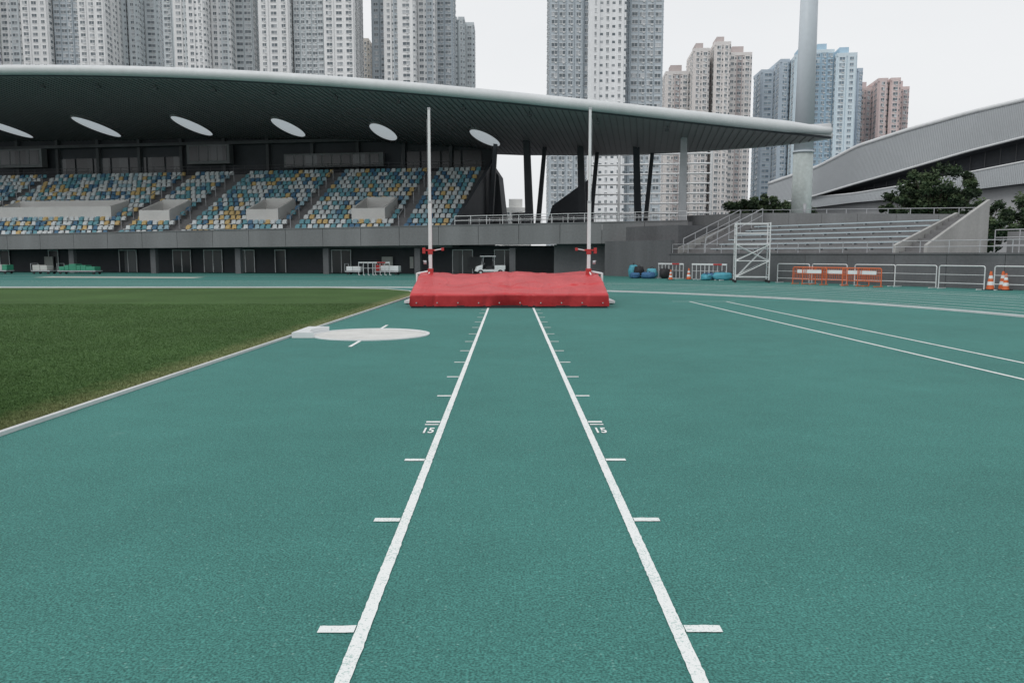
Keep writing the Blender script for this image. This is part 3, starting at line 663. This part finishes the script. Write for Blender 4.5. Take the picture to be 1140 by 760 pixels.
g=MB(); g.tube([P(i,.65,S[i][2]+.05) for i in range(len(S))],.28,8); g.tube([P(i,-.02,S[i][3]) for i in range(len(S))],.14,8); g.tube([P(i,.4,S[i][4]+.03) for i in range(len(S))],.12,8); g.obj('edge_trims',[m_fascia],HL,True)
g=MB()
for i in range(14,96,3): g.cyl(P(i,2.85,S[i][4]-.1),P(i,2.85,S[i][3]),.06,.06,4)
g.obj('window_mullions',[m_concD],HL)
# ------------------------------------------------------------------ trees
m_bark=M('bark',(.06,.045,.035),.9,.3,3,12)
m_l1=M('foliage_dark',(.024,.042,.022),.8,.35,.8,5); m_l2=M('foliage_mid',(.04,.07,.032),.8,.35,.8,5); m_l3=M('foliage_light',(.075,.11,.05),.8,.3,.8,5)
def tree(name,x,y,h,wid,crown0,nclump,leaves,seed,lsz=.16,crs=1,dep=None):
    rr=random.Random(seed); e=empty(name,(x,y,0)); g=MB(); dep=dep or wid
    g.cyl((0,0,0),(.1,0,crown0),.22*h/8,.15*h/8,10); lg=MB()
    for c in range(nclump):
        while True:
            p=Vector((rr.uniform(-1,1),rr.uniform(-1,1),rr.uniform(-1,1)))
            if .2<p.length<1: break
        cz=crown0+(h-crown0)*.52; ctr=Vector((p.x*wid/2*.82,p.y*dep/2*.82,cz+p.z*(h-crown0)*.42))
        mid=Vector((ctr.x*.4,ctr.y*.4,(crown0*.8+ctr.z)/2)); g.cyl((0,0,crown0*.85),mid,.07,.05,6); g.cyl(mid,ctr,.05,.015,5)
        cr=rr.uniform(.35,.75)*min(wid,dep)/7*crs
        tone=rr.random()
        for l in range(leaves):
            d=Vector((rr.gauss(0,1),rr.gauss(0,1),rr.gauss(0,.75))); d=d.normalized()*cr*rr.random()**.4*rr.uniform(.8,1.3); q=ctr+d
            u=Vector((rr.gauss(0,1),rr.gauss(0,1),rr.gauss(0,.6))).normalized(); w=u.cross(Vector((rr.gauss(0,1),rr.gauss(0,1),rr.gauss(0,1)))).normalized()
            s=lsz*rr.uniform(.6,1.3)
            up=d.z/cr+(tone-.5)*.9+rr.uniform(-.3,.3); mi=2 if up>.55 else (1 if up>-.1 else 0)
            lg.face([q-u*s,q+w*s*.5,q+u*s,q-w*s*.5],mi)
    g.obj('trunk_and_limbs',[m_bark],e,True); lg.obj('leaves',[m_l1,m_l2,m_l3],e)
tree('broadleaf_tree',37.8,71,9.6,7.2,3.2,60,220,3)
tree('broadleaf_tree',35.6,72.5,7.9,4.8,3.0,30,200,8)
tree('broadleaf_tree',40.6,74,7.6,4.5,3.0,26,190,12)
tree('shrub_tree',36.4,61.5,5.8,4.9,1.4,40,210,5,.13)
tree('shrub_tree',40.5,62,6.2,5.5,1.6,40,190,9,.14)
tree('hedge',19.9,64.5,6.3,6.6,3.2,75,200,20,.13,1.6,2.4)
tree('small_tree',23.9,65.5,5.8,2.4,3.0,22,170,24,.12,2.0)
# ------------------------------------------------------------------ towers
def tower(name,X,Y,segs,fh,floors,pal,rot=0,glass=None,seed=1,tank=True):
    e=empty(name,(X,Y,0),rot); rr=random.Random(seed)
    walls=[M(name+'_wall%d'%i,c,.8,.1,.05,.6,streak=True) for i,c in enumerate(pal)]
    mats=walls+[glass or g_tower,m_trim,m_ac]; G=len(pal);T=G+1;A=G+2
    by={}
    for s in segs:
        fl=s.get('floors',floors); by.setdefault(fl,MB()); g=by[fl]
        cx,cy,w,d,wm=s['x'],s['y'],s['w'],s['d'],s['m']; 
        x0,x1,y0,y1=cx-w/2,cx+w/2,cy-d/2,cy+d/2
        g.box(x0,x1,y0,y1,0,fh,wm,skip=(0,1))
        bw=s.get('bw',3.0); gap=s.get('gap',.9); ww=s.get('ww',.62); pr=s.get('pr',.45)
        def side(L0,L1,fn):
            n_=max(1,int((L1-L0+gap)/(bw+gap))); step=(L1-L0)/n_
            for k in range(n_):
                a=L0+step*k+gap*.5; b_=a+step-gap
                p=pr if (k%2==0 or n_<3) else pr*.25
                fn(a,b_,0,p,0,fh,s.get('bm',wm) if k%2 else wm,(0,1))
                m=(a+b_)/2; hw=(b_-a)*ww/2*rr.choice((1,1,.7))
                fn(m-hw,m+hw,p,p+.05,1.05,fh-.5,G,())
                fn(m-.05,m+.05,p+.05,p+.09,1.05,fh-.5,T,())
                fn(m-hw-.1,m+hw+.1,p,p+.2,.90,1.03,T,())
                fn(m-hw-.1,m+hw+.1,p,p+.12,fh-.47,fh-.37,T,())
                if s.get('ac',1) and rr.random()<.7: fn(m+hw*.1,m+hw*.1+.75,p,p+.4,.4,.85,A,())
                if gap>.6: fn(b_+.15,b_+gap-.15,0,.06,1.2,fh-.8,G,())
        def F(a,b_,o0,o1,z0,z1,mi,sk): g.box(a,b_,y0-o1,y0-o0,z0,z1,mi,sk)
        def Rr(a,b_,o0,o1,z0,z1,mi,sk): g.box(x1+o0,x1+o1,a,b_,z0,z1,mi,sk)
        def Ll(a,b_,o0,o1,z0,z1,mi,sk): g.box(x0-o1,x0-o0,a,b_,z0,z1,mi,sk)
        side(x0,x1,F); side(y0,y1,Rr); side(y0,y1,Ll)
    for fl,g in by.items():
        o=g.obj('storeys',mats,e); a=o.modifiers.new('arr','ARRAY'); a.count=fl; a.use_relative_offset=False; a.use_constant_offset=True; a.constant_offset_displace=(0,0,fh)
    g=MB()
    for s in segs:
        H=s.get('floors',floors)*fh; cx,cy,w,d=s['x'],s['y'],s['w'],s['d']
        g.box(cx-w/2-.3,cx+w/2+.3,cy-d/2-.3,cy+d/2+.3,H,H+1.6,0)
        if tank and w>7: g.box(cx-w*.28,cx+w*.22,cy-d*.25,cy+d*.25,H+1.6,H+5.5,1 if len(pal)>1 else 0)
    g.obj('roof_parapet',mats,e)
g_tower=glass_mat('tower_glass',(.12,.15,.17),(.55,.58,.60),(1.7,1.7,2.9),.75)  # distance haze put into the colour: tower glass and trim lightened
g_blue=glass_mat('tower_glass_blue',(.16,.23,.29),(.5,.6,.66),(1.7,1.7,2.9),.75)
m_trim=M('tower_trim',(.85,.86,.86),.7,.03,.2,1); m_ac=M('air_conditioner',(.66,.68,.68),.7,.1,1,3)
def cruci(w,wm=0,bm=1,fl=None,v=0):
    if v==1:   # wide light wings, dark glazed centre
        L=[dict(x=-w*.33,y=2,w=w*.30,d=20,m=wm,bm=wm,bw=3.6,gap=.5),dict(x=0,y=5,w=w*.30,d=18,m=bm,bm=bm,bw=2.4,gap=.3,ww=.85),dict(x=w*.33,y=2,w=w*.30,d=20,m=wm,bm=wm,bw=3.6,gap=.5),dict(x=w*.165,y=7,w=w*.05,d=10,m=bm,bm=bm,bw=2,gap=.3,ac=0),dict(x=-w*.165,y=7,w=w*.05,d=10,m=bm,bm=bm,bw=2,gap=.3,ac=0)]
    elif v==2: # stepped
        L=[dict(x=-w*.40,y=9,w=w*.19,d=14,m=bm,bm=bm,bw=2.6,gap=.4,ww=.8),dict(x=-w*.2,y=3,w=w*.2,d=20,m=wm,bm=bm,bw=2.8),dict(x=0,y=-2,w=w*.19,d=26,m=wm,bm=wm,bw=3.4,gap=1.2,ww=.5),dict(x=w*.2,y=3,w=w*.2,d=20,m=wm,bm=bm,bw=2.8),dict(x=w*.40,y=9,w=w*.19,d=14,m=bm,bm=bm,bw=2.6,gap=.4,ww=.8)]
    else:
        L=[dict(x=-w*.36,y=6,w=w*.27,d=16,m=wm,bm=bm),dict(x=-w*.12,y=0,w=w*.17,d=24,m=wm,bm=wm,bw=2.6),dict(x=w*.12,y=0,w=w*.17,d=24,m=wm,bm=wm,bw=2.6),dict(x=w*.36,y=6,w=w*.27,d=16,m=wm,bm=bm),
       dict(x=0,y=2,w=w*.07,d=10,m=bm,bm=bm,bw=2,gap=.3,ac=0)]
    if fl:
        for s,f in zip(L,fl): s['floors']=f
    return L
W1=(.84,.85,.85);W2=(.64,.69,.71);W3=(.50,.56,.60)  # wall tones lightened to stand in for aerial haze
def ux(u,D,K=905): return (u-567)/K*D
tower('residential_tower',ux(-5,400),400,cruci(36),2.9,52,[W1,W2],0,seed=1)
tower('residential_tower',ux(88,405),405,cruci(40,v=1),2.9,52,[W1,W3],.06,seed=2)
tower('residential_tower',ux(158,430),430,cruci(24),2.9,54,[W2,W3],.1,seed=3)
tower('residential_tower',ux(236,400),400,cruci(43,v=2),2.9,52,[W1,W2],.03,seed=4)
tower('residential_tower',ux(350,400),400,cruci(47,v=1),2.9,52,[W1,W2],-.02,seed=5)
tower('residential_tower',ux(460,405),405,cruci(40,v=2),2.9,52,[W1,W3],-.05,seed=6)
tower('residential_tower',ux(512,450),450,cruci(16),2.9,43,[W2,W1],0,seed=7)
tower('residential_tower',ux(409,470),470,cruci(18),2.9,41,[(.66,.62,.57),W2],0,seed=8)
tower('residential_tower',ux(671,330),330,[dict(x=-15.5,y=3,w=12.5,d=20,m=1,bm=1,bw=2.3,gap=.35,ww=.8,pr=.4),dict(x=15.8,y=3,w=12.5,d=20,m=1,bm=1,bw=2.3,gap=.35,ww=.8,pr=.4),
   dict(x=-7.6,y=3,w=2.6,d=18,m=2,bm=2,bw=2.2,gap=.2,pr=.1,ac=0),dict(x=0,y=0,w=14,d=24,m=0,bm=0,bw=3.2,gap=1.4,ww=.28,pr=.3,ac=0),dict(x=7.9,y=3,w=2.6,d=18,m=2,bm=2,bw=2.2,gap=.2,pr=.1,ac=0)],
   2.9,46,[(.86,.88,.89),(.52,.58,.62),(.38,.43,.47)],0,seed=9)
tower('residential_tower',ux(786,420),420,cruci(43,0,1,(32,35,36,35,34)),2.9,36,[(.80,.77,.75),(.54,.48,.47)],-.08,seed=10)
tower('residential_tower',ux(870,430),430,cruci(24,0,1,(33,34,34,33,33)),2.9,34,[(.52,.60,.67),(.38,.49,.58)],-.05,g_blue,seed=11)
tower('residential_tower',ux(912,415),415,cruci(30,0,1,(34,35,34,35,35),1),2.9,36,[(.68,.79,.85),(.42,.57,.68)],-.15,g_blue,seed=12)
tower('residential_tower',ux(942,450),450,cruci(13),2.9,34,[(.50,.58,.66),(.40,.51,.60)],-.05,g_blue,seed=13)
tower('residential_tower',ux(980,460),460,cruci(27,0,1,(32,33,33,32,32)),2.9,33,[(.72,.60,.58),(.58,.50,.50)],-.15,seed=14)
tower('distant_block',ux(552,350),350,[dict(x=0,y=0,w=6,d=10,m=0,bm=0)],2.9,10,[(.7,.7,.68)],0,seed=15)
tower('distant_block',ux(575,360),360,[dict(x=0,y=0,w=12,d=10,m=0,bm=0)],2.9,7,[(.75,.75,.73)],0,seed=16)
# ------------------------------------------------------------------ world, light, camera
w=bpy.data.worlds.new('World'); sc.world=w; w.use_nodes=True; N=w.node_tree.nodes; L=w.node_tree.links
bg=N['Background']; sk=N.new('ShaderNodeTexSky'); sk.sky_type='NISHITA'; sk.sun_disc=False; sk.sun_elevation=R(48); sk.sun_rotation=R(-130); sk.dust_density=4; sk.air_density=1.2
hs=N.new('ShaderNodeHueSaturation'); hs.inputs['Saturation'].default_value=.25; L.new(sk.outputs[0],hs.inputs['Color'])
tc=N.new('ShaderNodeTexCoord'); mp=N.new('ShaderNodeMapping'); mp.inputs['Scale'].default_value=(1,1,3); L.new(tc.outputs['Generated'],mp.inputs[0])
cn=N.new('ShaderNodeTexNoise'); cn.inputs['Scale'].default_value=1.6; cn.inputs['Detail'].default_value=5; L.new(mp.outputs[0],cn.inputs['Vector'])
cr=N.new('ShaderNodeValToRGB'); L.new(cn.outputs[0],cr.inputs[0]); cr.color_ramp.elements[0].position=.3; cr.color_ramp.elements[0].color=(.86,.88,.905,1); cr.color_ramp.elements[1].position=.7; cr.color_ramp.elements[1].color=(.94,.955,.97,1)
sv_=N.new('ShaderNodeVectorMath'); sv_.operation='SCALE'; sv_.inputs['Scale'].default_value=9.9; L.new(cr.outputs[0],sv_.inputs[0])
mx=N.new('ShaderNodeMix'); mx.data_type='RGBA'; mx.inputs[0].default_value=.88; L.new(hs.outputs[0],mx.inputs[6]); L.new(sv_.outputs[0],mx.inputs[7]); L.new(mx.outputs[2],bg.inputs[0]); bg.inputs[1].default_value=.1
sd=bpy.data.lights.new('sun','SUN'); sd.energy=.8; sd.angle=R(25); sd.color=(1,.97,.94)
so=bpy.data.objects.new('sun',sd); sc.collection.objects.link(so)
az=R(-130); el=R(48); dirv=Vector((math.sin(az)*math.cos(el),math.cos(az)*math.cos(el),math.sin(el)))
so.rotation_euler=dirv.to_track_quat('Z','Y').to_euler()
cd=bpy.data.cameras.new('camera'); cd.lens=28; cd.sensor_width=36; cd.clip_end=6000; cd.clip_start=.05
co=bpy.data.objects.new('camera',cd); sc.collection.objects.link(co); co.location=(0,0,1.5); co.rotation_euler=(R(90)-math.atan(97/886.7),0,-3/886.7)
sc.camera=co
sc.view_settings.view_transform='Standard'; sc.view_settings.look='None'; sc.view_settings.exposure=0; sc.view_settings.gamma=1
